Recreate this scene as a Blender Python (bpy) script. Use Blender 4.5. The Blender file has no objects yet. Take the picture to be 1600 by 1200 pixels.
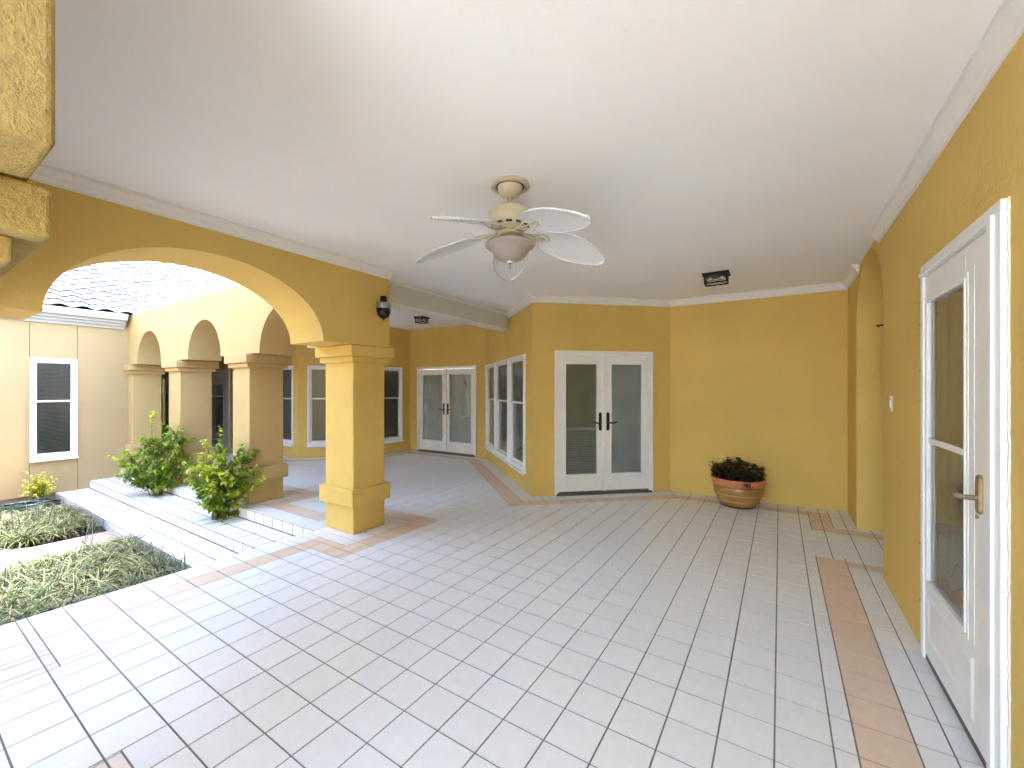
import bpy, math, random
from mathutils import Vector, Matrix, noise
random.seed(7)
R = math.radians
D = bpy.data
SC = bpy.context.scene
COL = SC.collection

# ------------------------------------------------------------------ camera
F_PX, YAW, HOR = 650.6, 0.5718, 607.2          # focal length and horizon measured in 1600 px
cam = D.objects.new('camera', D.cameras.new('camera'))
COL.objects.link(cam)
cam.location = (0, 0, 1.5)
cam.rotation_euler = (R(90), 0, YAW)
cam.data.sensor_width = 36
cam.data.lens = 36 * F_PX / 1600
cam.data.shift_y = (HOR - 600) / 1600
cam.data.clip_start = 0.02
cam.data.clip_end = 2000
SC.camera = cam

# ------------------------------------------------------------------ light
SUN_EL, SUN_AZ = R(66), R(12)                 # azimuth clockwise from +Y (compass style)
w = D.worlds.new('World'); SC.world = w; w.use_nodes = True
nt = w.node_tree
sky = nt.nodes.new('ShaderNodeTexSky'); sky.sky_type = 'NISHITA'; sky.sun_disc = False
sky.sun_elevation = SUN_EL; sky.sun_rotation = SUN_AZ
sky.dust_density = 1.2; sky.air_density = 1.0; sky.ozone_density = 0.3
bg = nt.nodes['Background']; bg.inputs[1].default_value = 0.15
sky_tint = nt.nodes.new('ShaderNodeMix'); sky_tint.data_type = 'RGBA'; sky_tint.blend_type = 'MULTIPLY'     # warm tint multiplied into the sky: less blue
sky_tint.inputs[0].default_value = 1; sky_tint.inputs[7].default_value = (1.07, 1.0, .915, 1)
nt.links.new(sky.outputs[0], sky_tint.inputs[6]); nt.links.new(sky_tint.outputs[2], bg.inputs[0])
sun = D.objects.new('sun', D.lights.new('sun', 'SUN')); COL.objects.link(sun)
sun.data.energy = 1.5; sun.data.angle = R(16); sun.data.color = (1.0, .99, .975)
sd = Vector((math.sin(SUN_AZ) * math.cos(SUN_EL), math.cos(SUN_AZ) * math.cos(SUN_EL), math.sin(SUN_EL)))
sun.rotation_euler = sd.to_track_quat('Z', 'Y').to_euler()
sun.location = (0, 0, 10)
vs = SC.view_settings
vs.view_transform = 'Standard'; vs.look = 'None'; vs.gamma = 1; vs.exposure = 4.2
SC.cycles.max_bounces = 9; SC.cycles.diffuse_bounces = 7; SC.cycles.glossy_bounces = 3
SC.cycles.transparent_max_bounces = 8
SC.cycles.use_adaptive_sampling = True; SC.cycles.adaptive_threshold = .05

# ------------------------------------------------------------------ materials
def mat(name, base, rough=.6, metal=0, bump=None, var=None, attr=None, spec=.5, coat=0, stain=None):
    """bump=[(scale,distance),..]  var=(scale,amount)  attr = colour attribute that multiplies the base"""
    m = D.materials.new(name); m.use_nodes = True
    t = m.node_tree; N = t.nodes; L = t.links
    b = N['Principled BSDF']
    b.inputs['Roughness'].default_value = rough; b.inputs['Metallic'].default_value = metal
    b.inputs['Specular IOR Level'].default_value = spec
    b.inputs['Coat Weight'].default_value = coat
    b.inputs['Base Color'].default_value = (*base, 1)
    tc = N.new('ShaderNodeTexCoord')
    src = None
    if var:
        n = N.new('ShaderNodeTexNoise'); n.inputs['Scale'].default_value = var[0]; n.inputs['Detail'].default_value = 5
        L.new(tc.outputs['Object'], n.inputs['Vector'])
        mr = N.new('ShaderNodeMapRange'); mr.inputs[1].default_value = .3; mr.inputs[2].default_value = .7
        mr.inputs[3].default_value = 1 - var[1]; mr.inputs[4].default_value = 1 + var[1]
        L.new(n.outputs[0], mr.inputs[0])
        mx = N.new('ShaderNodeMix'); mx.data_type = 'RGBA'; mx.blend_type = 'MULTIPLY'; mx.inputs[0].default_value = 1
        mx.inputs[6].default_value = (*base, 1); L.new(mr.outputs[0], mx.inputs[7]); src = mx.outputs[2]
        mr2 = N.new('ShaderNodeMapRange'); mr2.inputs[3].default_value = max(.02, rough - .08); mr2.inputs[4].default_value = min(1, rough + .1)
        L.new(n.outputs[0], mr2.inputs[0]); L.new(mr2.outputs[0], b.inputs['Roughness'])
    if stain:   # (scale, threshold, colour, amount): patches of dirt with a shape of their own
        n = N.new('ShaderNodeTexNoise'); n.inputs['Scale'].default_value = stain[0]; n.inputs['Detail'].default_value = 8
        n.inputs['Roughness'].default_value = .7
        L.new(tc.outputs['Object'], n.inputs['Vector'])
        mr = N.new('ShaderNodeMapRange'); mr.inputs[1].default_value = stain[1]; mr.inputs[2].default_value = stain[1] + .12
        mr.inputs[4].default_value = stain[3]
        L.new(n.outputs[0], mr.inputs[0])
        mx = N.new('ShaderNodeMix'); mx.data_type = 'RGBA'; L.new(mr.outputs[0], mx.inputs[0])
        if src: L.new(src, mx.inputs[6])
        else: mx.inputs[6].default_value = (*base, 1)
        mx.inputs[7].default_value = (*stain[2], 1); src = mx.outputs[2]
    if attr:
        a = N.new('ShaderNodeVertexColor'); a.layer_name = attr
        mx = N.new('ShaderNodeMix'); mx.data_type = 'RGBA'; mx.blend_type = 'MULTIPLY'; mx.inputs[0].default_value = 1
        if src: L.new(src, mx.inputs[6])
        else: mx.inputs[6].default_value = (*base, 1)
        L.new(a.outputs[0], mx.inputs[7]); src = mx.outputs[2]
    if src: L.new(src, b.inputs['Base Color'])
    if bump:
        prev = None
        for sc_, dist in bump:
            n = N.new('ShaderNodeTexNoise'); n.inputs['Scale'].default_value = sc_; n.inputs['Detail'].default_value = 6
            n.inputs['Roughness'].default_value = .6
            L.new(tc.outputs['Object'], n.inputs['Vector'])
            bp = N.new('ShaderNodeBump'); bp.inputs['Distance'].default_value = dist; bp.inputs['Strength'].default_value = 1
            L.new(n.outputs[0], bp.inputs['Height'])
            if prev: L.new(prev, bp.inputs['Normal'])
            prev = bp.outputs[0]
        L.new(prev, b.inputs['Normal'])
    return m

OCHRE = (.66, .457, .13)
M = {}
M['paint'] = mat('ochre_paint', OCHRE, .75, bump=[(2.5, .014), (11, .003), (55, .0022), (170, .0007)], var=(1.3, .055), spec=.3, stain=(4.5, .64, (.58, .41, .13), .25))
M['pillar'] = mat('pillar_stucco', OCHRE, .8, bump=[(5, .008), (38, .005), (110, .0025)], var=(3, .06), spec=.25, stain=(5, .63, (.52, .34, .10), .4))
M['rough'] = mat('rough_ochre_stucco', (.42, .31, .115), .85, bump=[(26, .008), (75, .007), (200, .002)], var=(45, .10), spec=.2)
M['stucco'] = mat('outdoor_stucco', (.48, .34, .15), .85, bump=[(9, .005), (60, .0035), (150, .0015)], var=(2.2, .06), spec=.2,
                  stain=(3.1, .62, (.45, .33, .17), .35))
M['siding'] = mat('outdoor_siding', (.385, .28, .145), .8, bump=[(5, .004), (120, .001)], var=(1.4, .05), spec=.2,
                  stain=(2.0, .6, (.46, .35, .2), .3))
M['ceil'] = mat('ceiling_paint', (.86, .86, .86), .8, bump=[(1.2, .008), (9, .0012), (90, .0006)], var=(1.1, .022), spec=.3, stain=(1.7, .62, (.80, .79, .77), .5))
M['white'] = mat('white_gloss_paint', (.80, .80, .79), .35, bump=[(40, .0006)], var=(5, .03))
M['trim'] = mat('white_trim_paint', (.78, .765, .735), .45, bump=[(30, .0006)], var=(6, .03))
M['vinyl'] = mat('white_vinyl', (.8, .81, .82), .35, var=(8, .02))
M['beam'] = mat('greyed_beam_paint', (.60, .59, .54), .6, bump=[(25, .001)], var=(3, .04))
M['tile'] = mat('white_tile', (.775, .765, .75), .33, bump=[(14, .0006), (260, .00015)], var=(18, .025), attr='tint', spec=.3,
                stain=(26, .66, (.52, .5, .46), .35))
M['peach'] = mat('peach_tile', (.71, .545, .42), .36, bump=[(14, .0006)], var=(16, .05), attr='tint',
                 stain=(22, .64, (.5, .36, .28), .35))
M['grout'] = mat('grout', (.20, .195, .185), .9, bump=[(200, .0006)], var=(3, .25))
M['blade'] = mat('white_wicker', (.80, .81, .81), .5)
M['bracketcream'] = mat('aged_cream_metal', (.52, .46, .33), .45, bump=[(60, .0008)], var=(9, .12), stain=(14, .6, (.25, .2, .12), .6))
M['creamdark'] = mat('dark_slot', (.03, .025, .02), .7)
M['bowl'] = mat('frosted_amber_glass', (.31, .265, .23), .3, var=(7, .16), coat=.4)
M['black'] = mat('black_metal', (.008, .007, .007), .55, spec=.25, bump=[(80, .0004)])
M['blackplastic'] = mat('black_plastic', (.012, .008, .009), .2)
M['silver'] = mat('silver_ring', (.34, .36, .38), .3, metal=.7)
M['bronze'] = mat('aged_bronze', (.40, .31, .19), .3, metal=.85, bump=[(90, .0004)], var=(30, .25))
M['darkbronze'] = mat('dark_bronze', (.05, .03, .022), .35, metal=.7, var=(30, .2))
M['rust'] = mat('rusty_iron', (.12, .04, .02), .6, metal=.3, var=(40, .3))
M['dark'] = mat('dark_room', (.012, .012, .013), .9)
M['blind'] = mat('grey_blind', (.33, .36, .385), .55)
M['shade'] = mat('reflection_tinted_shade', (.19, .20, .155), .7, var=(2.5, .15))  # brownish green of the pane's reflection put into the shade's colour
M['shade2'] = mat('frosted_shade', (.42, .45, .45), .6, var=(2.5, .1))
M['curtain'] = mat('pale_curtain', (.46, .46, .37), .8, var=(2.5, .12))
M['thresh'] = mat('dark_threshold', (.10, .085, .07), .5, bump=[(60, .001)], var=(20, .3))
M['rooftile'] = mat('white_roof_tile', (.16, .165, .17), .55, bump=[(60, .001)], var=(9, .04), attr='tint')
M['gapshade'] = mat('gap_shade_underlay', (.03, .03, .035), .9)  # near black so the gaps under the roof tiles look shaded
M['gutter'] = mat('painted_gutter', (.40, .40, .395), .5, var=(4, .05))
M['concrete'] = mat('pink_grey_concrete', (.25, .205, .17), .9, bump=[(30, .002), (200, .001)], var=(5, .1), stain=(7, .58, (.33, .27, .22), .5))
M['bounce'] = mat('pale_bounce_slab', (.72, .72, .71), .8, var=(3, .06))  # pale colour of the unseen reflector behind the camera
M['footing'] = mat('bare_footing', (.30, .21, .155), .9, bump=[(30, .004)], var=(8, .2))
M['soil'] = mat('garden_soil', (.055, .038, .026), .95, bump=[(40, .02), (160, .006)], var=(30, .4))
M['ground'] = mat('lawn_ground', (.06, .09, .03), .95, bump=[(20, .03)], var=(3, .3))
M['leaf'] = mat('leaf', (1, 1, 1), .45, attr='tint', spec=.4)
M['jade'] = mat('dark_leaf', (1, 1, 1), .28, attr='tint')
M['grass'] = mat('blade_grass', (1, 1, 1), .5, attr='tint')
M['stem'] = mat('woody_stem', (.16, .12, .07), .8, bump=[(90, .002)])
M['hose'] = mat('dark_green_hose', (.01, .035, .03), .35)
M['potrim'] = mat('terracotta_rim', (.56, .20, .075), .5, bump=[(50, .0015)], var=(14, .22), stain=(18, .57, (.7, .42, .28), .5))
M['potbody'] = mat('olive_brown_glaze', (.33, .17, .045), .3, bump=[(30, .001)], var=(6, .22), coat=.3)
M['potband'] = mat('pale_glazed_band', (.45, .27, .09), .3, var=(10, .2), coat=.3)
M['potbase'] = mat('dark_red_glaze', (.12, .035, .02), .3)
M['bulb'] = mat('clear_bulb', (.7, .68, .62), .15)
M['plastic'] = mat('ivory_plastic', (.72, .69, .60), .4)
M['caulk'] = mat('rough_white_caulk', (.74, .71, .65), .8, bump=[(50, .004)])
for k, tr in (('leaf', .35), ('grass', .3)):     # thin leaves let light through
    m = M[k]; t = m.node_tree; N = t.nodes; L = t.links
    b = N['Principled BSDF']; o = N['Material Output']
    tl = N.new('ShaderNodeBsdfTranslucent'); a = N.new('ShaderNodeVertexColor'); a.layer_name = 'tint'
    L.new(a.outputs[0], tl.inputs[0]); ms = N.new('ShaderNodeMixShader'); ms.inputs[0].default_value = tr
    L.new(b.outputs[0], ms.inputs[1]); L.new(tl.outputs[0], ms.inputs[2]); L.new(ms.outputs[0], o.inputs[0])

def glass(name, tint, wav=.0016, wscale=2.2, refl=1.0):
    m = D.materials.new(name); m.use_nodes = True; t = m.node_tree; N = t.nodes; L = t.links
    N.remove(N['Principled BSDF']); o = N['Material Output']
    tc = N.new('ShaderNodeTexCoord'); n = N.new('ShaderNodeTexNoise'); n.inputs['Scale'].default_value = wscale
    n.inputs['Detail'].default_value = 1; L.new(tc.outputs['Object'], n.inputs['Vector'])
    bp = N.new('ShaderNodeBump'); bp.inputs['Distance'].default_value = wav * 6; bp.inputs['Strength'].default_value = 1
    L.new(n.outputs[0], bp.inputs['Height'])
    g = N.new('ShaderNodeBsdfGlossy'); g.inputs['Roughness'].default_value = .01; g.inputs[0].default_value = (refl, refl, refl, 1)
    L.new(bp.outputs[0], g.inputs['Normal'])
    tr = N.new('ShaderNodeBsdfTransparent'); tr.inputs[0].default_value = (*tint, 1)
    fr = N.new('ShaderNodeFresnel'); fr.inputs[0].default_value = 1.75
    ms = N.new('ShaderNodeMixShader'); L.new(fr.outputs[0], ms.inputs[0]); L.new(tr.outputs[0], ms.inputs[1]); L.new(g.outputs[0], ms.inputs[2])
    L.new(ms.outputs[0], o.inputs[0]); return m
M['glass'] = glass('window_glass', (.93, .95, .94))
M['clear'] = glass('lantern_glass', (.93, .93, .9), 0, 2)
# woven cane pattern on the fan blades
def wicker(m):
    t = m.node_tree; N = t.nodes; L = t.links; b = N['Principled BSDF']
    tc = N.new('ShaderNodeTexCoord')
    wv = N.new('ShaderNodeTexWave'); wv.wave_type = 'BANDS'; wv.bands_direction = 'X'; wv.inputs['Scale'].default_value = 32
    wv2 = N.new('ShaderNodeTexWave'); wv2.wave_type = 'BANDS'; wv2.bands_direction = 'Y'; wv2.inputs['Scale'].default_value = 32
    L.new(tc.outputs['Object'], wv.inputs[0]); L.new(tc.outputs['Object'], wv2.inputs[0])
    a = N.new('ShaderNodeMath'); a.operation = 'MULTIPLY'; L.new(wv.outputs[1], a.inputs[0]); L.new(wv2.outputs[1], a.inputs[1])
    bp = N.new('ShaderNodeBump'); bp.inputs['Distance'].default_value = .0025; L.new(a.outputs[0], bp.inputs['Height']); L.new(bp.outputs[0], b.inputs['Normal'])
    mr = N.new('ShaderNodeMapRange'); mr.inputs[3].default_value = .72; mr.inputs[4].default_value = 1.05; L.new(a.outputs[0], mr.inputs[0])
    mx = N.new('ShaderNodeMix'); mx.data_type = 'RGBA'; mx.blend_type = 'MULTIPLY'; mx.inputs[0].default_value = 1
    mx.inputs[6].default_value = b.inputs['Base Color'].default_value; L.new(mr.outputs[0], mx.inputs[7]); L.new(mx.outputs[2], b.inputs['Base Color'])
wicker(M['blade'])

# ------------------------------------------------------------------ mesh builder
class MB:
    def __init__(s): s.v = []; s.f = []; s.m = []; s.c = []
    def face(s, pts, mi=0, col=None):
        n = len(s.v); s.v += [tuple(p) for p in pts]; s.f.append(tuple(range(n, n + len(pts)))); s.m.append(mi); s.c.append(col)
    def box(s, x0, x1, y0, y1, z0, z1, mi=0):
        n = len(s.v)
        s.v += [(x0, y0, z0), (x1, y0, z0), (x1, y1, z0), (x0, y1, z0), (x0, y0, z1), (x1, y0, z1), (x1, y1, z1), (x0, y1, z1)]
        for q in ((0, 3, 2, 1), (4, 5, 6, 7), (0, 1, 5, 4), (1, 2, 6, 5), (2, 3, 7, 6), (3, 0, 4, 7)):
            s.f.append(tuple(n + i for i in q)); s.m.append(mi); s.c.append(None)
        return s
    def frame(s, x0, x1, y0, y1, z0, z1, w, wb=None, wt=None):   # rectangular frame in the xz plane
        wb = w if wb is None else wb; wt = w if wt is None else wt
        s.box(x0, x0 + w, y0, y1, z0, z1); s.box(x1 - w, x1, y0, y1, z0, z1)
        s.box(x0 + w, x1 - w, y0, y1, z0, z0 + wb); s.box(x0 + w, x1 - w, y0, y1, z1 - wt, z1); return s
    def loft(s, rings, closed=True, cap=True, mi=0, col=None):
        n = len(s.v); k = len(rings[0])
        for r in rings: s.v += [tuple(p) for p in r]
        for i in range(len(rings) - 1):
            for j in range(k if closed else k - 1):
                a = n + i * k + j; b = n + i * k + (j + 1) % k
                s.f.append((a, b, b + k, a + k)); s.m.append(mi); s.c.append(col)
        if cap and closed:
            s.f.append(tuple(n + j for j in range(k))[::-1]); s.m.append(mi); s.c.append(col)
            s.f.append(tuple(n + (len(rings) - 1) * k + j for j in range(k))); s.m.append(mi); s.c.append(col)
        return s
    def lathe(s, prof, cx=0, cy=0, n=32, mi=0, sx=1, sy=1, rot=0, cap=True):
        rings = [[(cx + r * sx * math.cos(2 * math.pi * j / n + rot), cy + r * sy * math.sin(2 * math.pi * j / n + rot), z) for j in range(n)] for r, z in prof]
        return s.loft(rings, True, cap, mi)
    def tube(s, path, r, n=8, mi=0, col=None, cap=True):
        P = [Vector(p) for p in path]; rings = []
        rr = r if isinstance(r, (list, tuple)) else [r] * len(P)
        up = Vector((0, 0, 1))
        for i, p in enumerate(P):
            d = (P[min(i + 1, len(P) - 1)] - P[max(i - 1, 0)]).normalized()
            u = d.cross(up)
            if u.length < .05: u = d.cross(Vector((1, 0, 0)))
            u.normalize(); v = d.cross(u)
            rings.append([p + (u * math.cos(2 * math.pi * j / n) + v * math.sin(2 * math.pi * j / n)) * rr[i] for j in range(n)])
        return s.loft(rings, True, cap, mi, col)
    def build(s, name, mats, parent=None, bevel=0, smooth=False, seg=2):
        me = D.meshes.new(name); me.from_pydata(s.v, [], s.f)
        mats = mats if isinstance(mats, (list, tuple)) else [mats]
        for m in mats: me.materials.append(m)
        if len(mats) > 1: me.polygons.foreach_set('material_index', s.m)
        if any(c is not None for c in s.c):
            ca = me.color_attributes.new('tint', 'BYTE_COLOR', 'CORNER')
            vals = []
            for f, c in zip(s.f, s.c):
                c = c or (1, 1, 1)
                if isinstance(c, list):
                    for q in c: vals += [q[0], q[1], q[2], 1]
                else: vals += [c[0], c[1], c[2], 1] * len(f)
            ca.data.foreach_set('color', vals)
        if smooth: me.polygons.foreach_set('use_smooth', [True] * len(s.f))
        me.update()
        o = D.objects.new(name, me); COL.objects.link(o)
        if parent is not None: o.parent = parent
        if bevel:
            b = o.modifiers.new('bevel', 'BEVEL'); b.width = bevel; b.segments = seg; b.limit_method = 'ANGLE'; b.angle_limit = R(40)
        return o

def tag(o, label, cat, group=None, kind=None):
    if label: o['label'] = label
    if cat: o['category'] = cat
    if group: o['group'] = group
    if kind: o['kind'] = kind
    return o
def thing(name, label, cat, loc=(0, 0, 0), rz=0, group=None):
    o = D.objects.new(name, None); COL.objects.link(o); o.location = loc; o.rotation_euler = (0, 0, rz)
    o.empty_display_size = .1; o['kind'] = 'thing'
    return tag(o, label, cat, group)
def structure(o): o['kind'] = 'structure'; return o

# ------------------------------------------------------------------ 2D polygon tools for the tiling
def clip(poly, nx, ny, c):          # keep n.p <= c
    out = []
    for i in range(len(poly)):
        a = poly[i]; b = poly[(i + 1) % len(poly)]
        da = nx * a[0] + ny * a[1] - c; db = nx * b[0] + ny * b[1] - c
        if da <= 0: out.append(a)
        if (da < 0 < db) or (db < 0 < da):
            t = da / (da - db); out.append((a[0] + t * (b[0] - a[0]), a[1] + t * (b[1] - a[1])))
    return out
def edges(poly):                    # outward half planes of a ccw polygon
    for i in range(len(poly)):
        a = poly[i]; b = poly[(i + 1) % len(poly)]
        dx, dy = b[0] - a[0], b[1] - a[1]; l = math.hypot(dx, dy)
        if l < 1e-7: continue
        nx, ny = dy / l, -dx / l; yield nx, ny, nx * a[0] + ny * a[1]
def area(p): return .5 * sum(p[i][0] * p[(i + 1) % len(p)][1] - p[(i + 1) % len(p)][0] * p[i][1] for i in range(len(p)))
def inter(poly, Z):
    for nx, ny, c in edges(Z):
        poly = clip(poly, nx, ny, c)
        if len(poly) < 3: return []
    return poly
def minus(poly, Z):
    out = []
    for nx, ny, c in edges(Z):
        o = clip(poly, -nx, -ny, -c)
        if len(o) > 2 and area(o) > 1e-6: out.append(o)
        poly = clip(poly, nx, ny, c)
        if len(poly) < 3: return out
    return out
def inset(poly, g):
    p = poly
    for nx, ny, c in list(edges(poly)):
        p = clip(p, nx, ny, c - g)
        if len(p) < 3: return []
    return p
def rect(x0, x1, y0, y1): return [(x0, y0), (x1, y0), (x1, y1), (x0, y1)]
def ccw(p): return p if area(p) > 0 else p[::-1]

def lay_tiles(mb, region, holes, grid, mi, z=0, g=.0038, place=None, tw=.028):
    """tiles of a grid (ox, oy, angle, su, sv) clipped to a convex region minus convex holes"""
    ox, oy, an, su, sv = grid; ca, sa = math.cos(an), math.sin(an)
    loc = [((p[0] - ox) * ca + (p[1] - oy) * sa, -(p[0] - ox) * sa + (p[1] - oy) * ca) for p in region]
    i0 = math.floor(min(p[0] for p in loc) / su); i1 = math.ceil(max(p[0] for p in loc) / su)
    j0 = math.floor(min(p[1] for p in loc) / sv); j1 = math.ceil(max(p[1] for p in loc) / sv)
    for i in range(i0, i1):
        for j in range(j0, j1):
            q = [(i * su, j * sv), ((i + 1) * su, j * sv), ((i + 1) * su, (j + 1) * sv), (i * su, (j + 1) * sv)]
            q = [(ox + a * ca - b * sa, oy + a * sa + b * ca) for a, b in q]
            q = inter(q, region)
            if len(q) < 3: continue
            ps = [q]
            for H in holes:
                ps = [r for p in ps for r in ([p] if area(inter(p, H) or [(0, 0)] * 3) < 1e-6 else minus(p, H))]
            t = 1 + random.uniform(-tw, tw); col = (t * (1 + random.uniform(-.006, .006)), t, t * (1 + random.uniform(-.012, .012)))
            dz = random.uniform(-.0004, .0004)
            for p in ps:
                if area(p) < 2e-4: continue
                p = inset(p, g)
                if len(p) < 3 or area(p) < 1e-4: continue
                P3 = [(a, b, z + dz) for a, b in p]; B3 = [(a, b, z - .006) for a, b in p]
                if place: P3 = [place(*q_) for q_ in P3]; B3 = [place(*q_) for q_ in B3]
                mb.face(P3, mi, col)
                for k in range(len(P3)):
                    l = (k + 1) % len(P3); mb.face([B3[k], B3[l], P3[l], P3[k]], mi, col)

GX, GY, SU, SV = -2.2999, 1.1506, .2073, .2088
FIELD = (GX, GY, 0, SU, SV)

# wall chain, right to left as one looks at it: each wall's outward side is on the left of its direction
P_A = (.69, 6.45); P_B = (-1.355, 6.40); P_C = (-2.889, 5.016); P_D = (-5.318, 7.244); P_E = (-7.62, 7.225)
P_F = (-7.65, 6.13); P_G = (-8.73, 5.05); P_H = (-19.5, 5.05)

def line_off(a, b, d):
    dx, dy = b[0] - a[0], b[1] - a[1]; l = math.hypot(dx, dy); nx, ny = -dy / l, dx / l
    return (a[0] + nx * d, a[1] + ny * d), (dx / l, dy / l)
def cross_lines(p, d, q, e):
    det = d[0] * (-e[1]) + e[0] * d[1]
    t = ((q[0] - p[0]) * (-e[1]) + e[0] * (q[1] - p[1])) / det
    return (p[0] + t * d[0], p[1] + t * d[1])
def offset_chain(ch, d):
    out = []
    for i, p in enumerate(ch):
        if i == 0: out.append(line_off(ch[0], ch[1], d)[0])
        elif i == len(ch) - 1:
            o, e = line_off(ch[-2], ch[-1], d); l = math.hypot(ch[-1][0] - ch[-2][0], ch[-1][1] - ch[-2][1])
            out.append((o[0] + e[0] * l, o[1] + e[1] * l))
        else:
            a, da = line_off(ch[i - 1], ch[i], d); b, db = line_off(ch[i], ch[i + 1], d)
            out.append(cross_lines(a, da, b, db))
    return out
CH = [P_A, P_B, P_C, P_D, P_E, P_F, P_G, P_H]
c0, c1, c2 = offset_chain(CH, -.05), offset_chain(CH, .205), offset_chain(CH, .41)

# ------------------------------------------------------------------ patio floor
fl = MB()
bands = []                                    # (polygon, material, grid)
def band(p, mi, grid=FIELD): bands.append((ccw(p), mi, grid))
EDGE = -4.145
# frames round the pillars
for (a, b, c, d) in ((-4.145, -3.272, 2.267, 3.548),):
    band(rect(-3.49, -3.272, 2.267, 3.548), 1); band(rect(-3.908, -3.49, 2.267, 2.485), 1); band(rect(-4.62, -3.49, 3.33, 3.548), 1)
band(rect(-4.62, -4.40, 2.78, 3.33), 1); band(rect(-5.42, -4.62, 2.78, 2.99), 1)
band(rect(-5.62, -5.42, 2.78, 3.548), 1); band(rect(-6.6, -5.62, 3.33, 3.548), 1); band(rect(-6.8, -6.6, 2.78, 3.548), 1)
band(rect(-7.5, -6.8, 2.78, 2.99), 1)
band(rect(-3.48, -3.268, -.8, .572), 1); band(rect(-3.908, -3.48, .36, .572), 1)
band(rect(-2.287, -.95, .36, .574), 1); band(rect(-2.287, -2.07, -.8, .36), 1); band(rect(-1.16, -.95, -.8, .36), 1)
band(rect(-3.906, -3.709, .572, 2.267), 1, (-3.906, GY, 0, .197, SV))
band(rect(-3.906, -3.709, -3, .36), 1, (-3.906, GY, 0, .197, SV))
band(rect(EDGE, -3.906, -3, 2.78), 0, (EDGE, GY, 0, .239, SV))
band(rect(.270, .482, -3, 4.62), 1, (.270, GY, 0, .212, SV)); band(rect(.482, 1.2, 4.47, 4.62), 1)
band(rect(.285, 1.2, 5.445, 5.65), 1); band(rect(.285, .487, 5.65, 6.24), 1)
band([(.487, 6.24), (.487, 6.035), c2[1], c1[1]], 1)
for i in (1, 2, 3, 4, 5, 6):
    a, b = CH[i], CH[i + 1]; an = math.atan2(b[1] - a[1], b[0] - a[0])
    band([c1[i], c2[i], c2[i + 1], c1[i + 1]], 1, (c1[i][0], c1[i][1], an, SU, .205))
    if i < 4: band([c0[i], c1[i], c1[i + 1], c0[i + 1]], 0, (c1[i][0], c1[i][1], an, .104 if i in (1, 2) else SU, .3))
for k, (p, mi, gr) in enumerate(bands):
    prev = [b[0] for b in bands[:k]]
    lay_tiles(fl, p, prev, gr, mi, tw=.05 if mi else .02)
allb = [b[0] for b in bands]
for rg in (rect(EDGE, 1.3, -3, 7.4), rect(-19.5, EDGE, 2.57, 7.4)):
    lay_tiles(fl, rg, allb, FIELD, 0)
fl.box(EDGE, 1.3, -3, 7.5, -.5, -.0032, 2); fl.box(-19.5, EDGE - .0005, 2.572, 7.5, -.5, -.0036, 2)
# nosing faces of the patio edge
lay_tiles(fl, rect(2.57, -19.5 + 20.1, -.39, 0) if False else rect(-3, 2.57, -.41, 0), [], (-3, 0, 0, SV, .2), 0, place=lambda a, b, z: (EDGE - .003 - z, a, b))
fo = structure(fl.build('patio_floor', [M['tile'], M['peach'], M['grout']]))

# ------------------------------------------------------------------ garden steps
st = MB()
def step(y0, y1, ztop, zbot):
    st.box(-10.298, EDGE - .001, y0 + .003, y1, zbot - .1, ztop - .0035, 1)
    lay_tiles(st, rect(-10.298, EDGE - .003, y0, y1 - .004), [], (EDGE, y0, 0, SU, .2095), 0, z=ztop, g=.009)
    lay_tiles(st, rect(-10.298, EDGE - .003, zbot, ztop - .002), [], (EDGE, zbot, 0, SU, .2), 0, g=.009, place=lambda a, b, z: (a, y0 - z, b))
step(2.155, 2.57, -.13, -.26)
step(1.74, 2.155, -.26, -.41)
lay_tiles(st, rect(-10.298, EDGE - .003, -.13, -.002), [], (EDGE, -.13, 0, SU, .2), 0, g=.009, place=lambda a, b, z: (a, 2.57 - z, b))
tag(st.build('tiled_steps', [M['tile'], M['grout']]), 'two long white tiled steps going down from the patio to the garden', 'steps')

# ------------------------------------------------------------------ garden ground, path, beds
G = -.39
gr = MB(); gr.face([(-400, -400, G - .03), (400, -400, G - .03), (400, 400, G - .03), (-400, 400, G - .03)])
structure(gr.build('ground', M['ground']))
dk_ = MB(); dk_.box(-3.5, 12, -16, -3.002, -.5, -.02); dk_.box(1.302, 12, -3.002, 0, -.5, -.021)  # unseen pale slab added to bounce daylight up under the ceiling
structure(dk_.build('bounce_slab', M['bounce']))
so = MB(); n = 46
def soil_patch(x0, x1, y0, y1, nx, ny, z):
    b = len(so.v)
    for j in range(ny + 1):
        for i in range(nx + 1):
            x = x0 + (x1 - x0) * i / nx; y = y0 + (y1 - y0) * j / ny
            so.v.append((x, y, z + .035 * noise.noise(Vector((x * 5, y * 5, 0))) + .012 * noise.noise(Vector((x * 25, y * 25, 3)))))
    for j in range(ny):
        for i in range(nx):
            a = b + j * (nx + 1) + i; so.f.append((a, a + 1, a + nx + 2, a + nx + 1)); so.m.append(0); so.c.append(None)
soil_patch(-10.29, EDGE - .01, -4, 1.735, 110, 100, G + .01)
so_o = so.build('soil', M['soil'], smooth=True); structure(so_o)
pa = MB()
def slab(poly, z0, z1):
    pa.face([(x, y, z1) for x, y in poly])
    for i in range(len(poly)):
        a = poly[i]; b = poly[(i + 1) % len(poly)]; pa.face([(a[0], a[1], z0), (b[0], b[1], z0), (b[0], b[1], z1), (a[0], a[1], z1)])
slab([(-7.28, 1.732), (-7.28, 1.03), (-7.45, .88), (-7.75, .80), (-8.6, .74), (-8.6, -4), (-5.4, -4), (-5.55, .2), (-5.95, .62), (-6.45, .85), (-6.62, 1.05), (-6.78, 1.732)], G - .03, G + .055)
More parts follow.
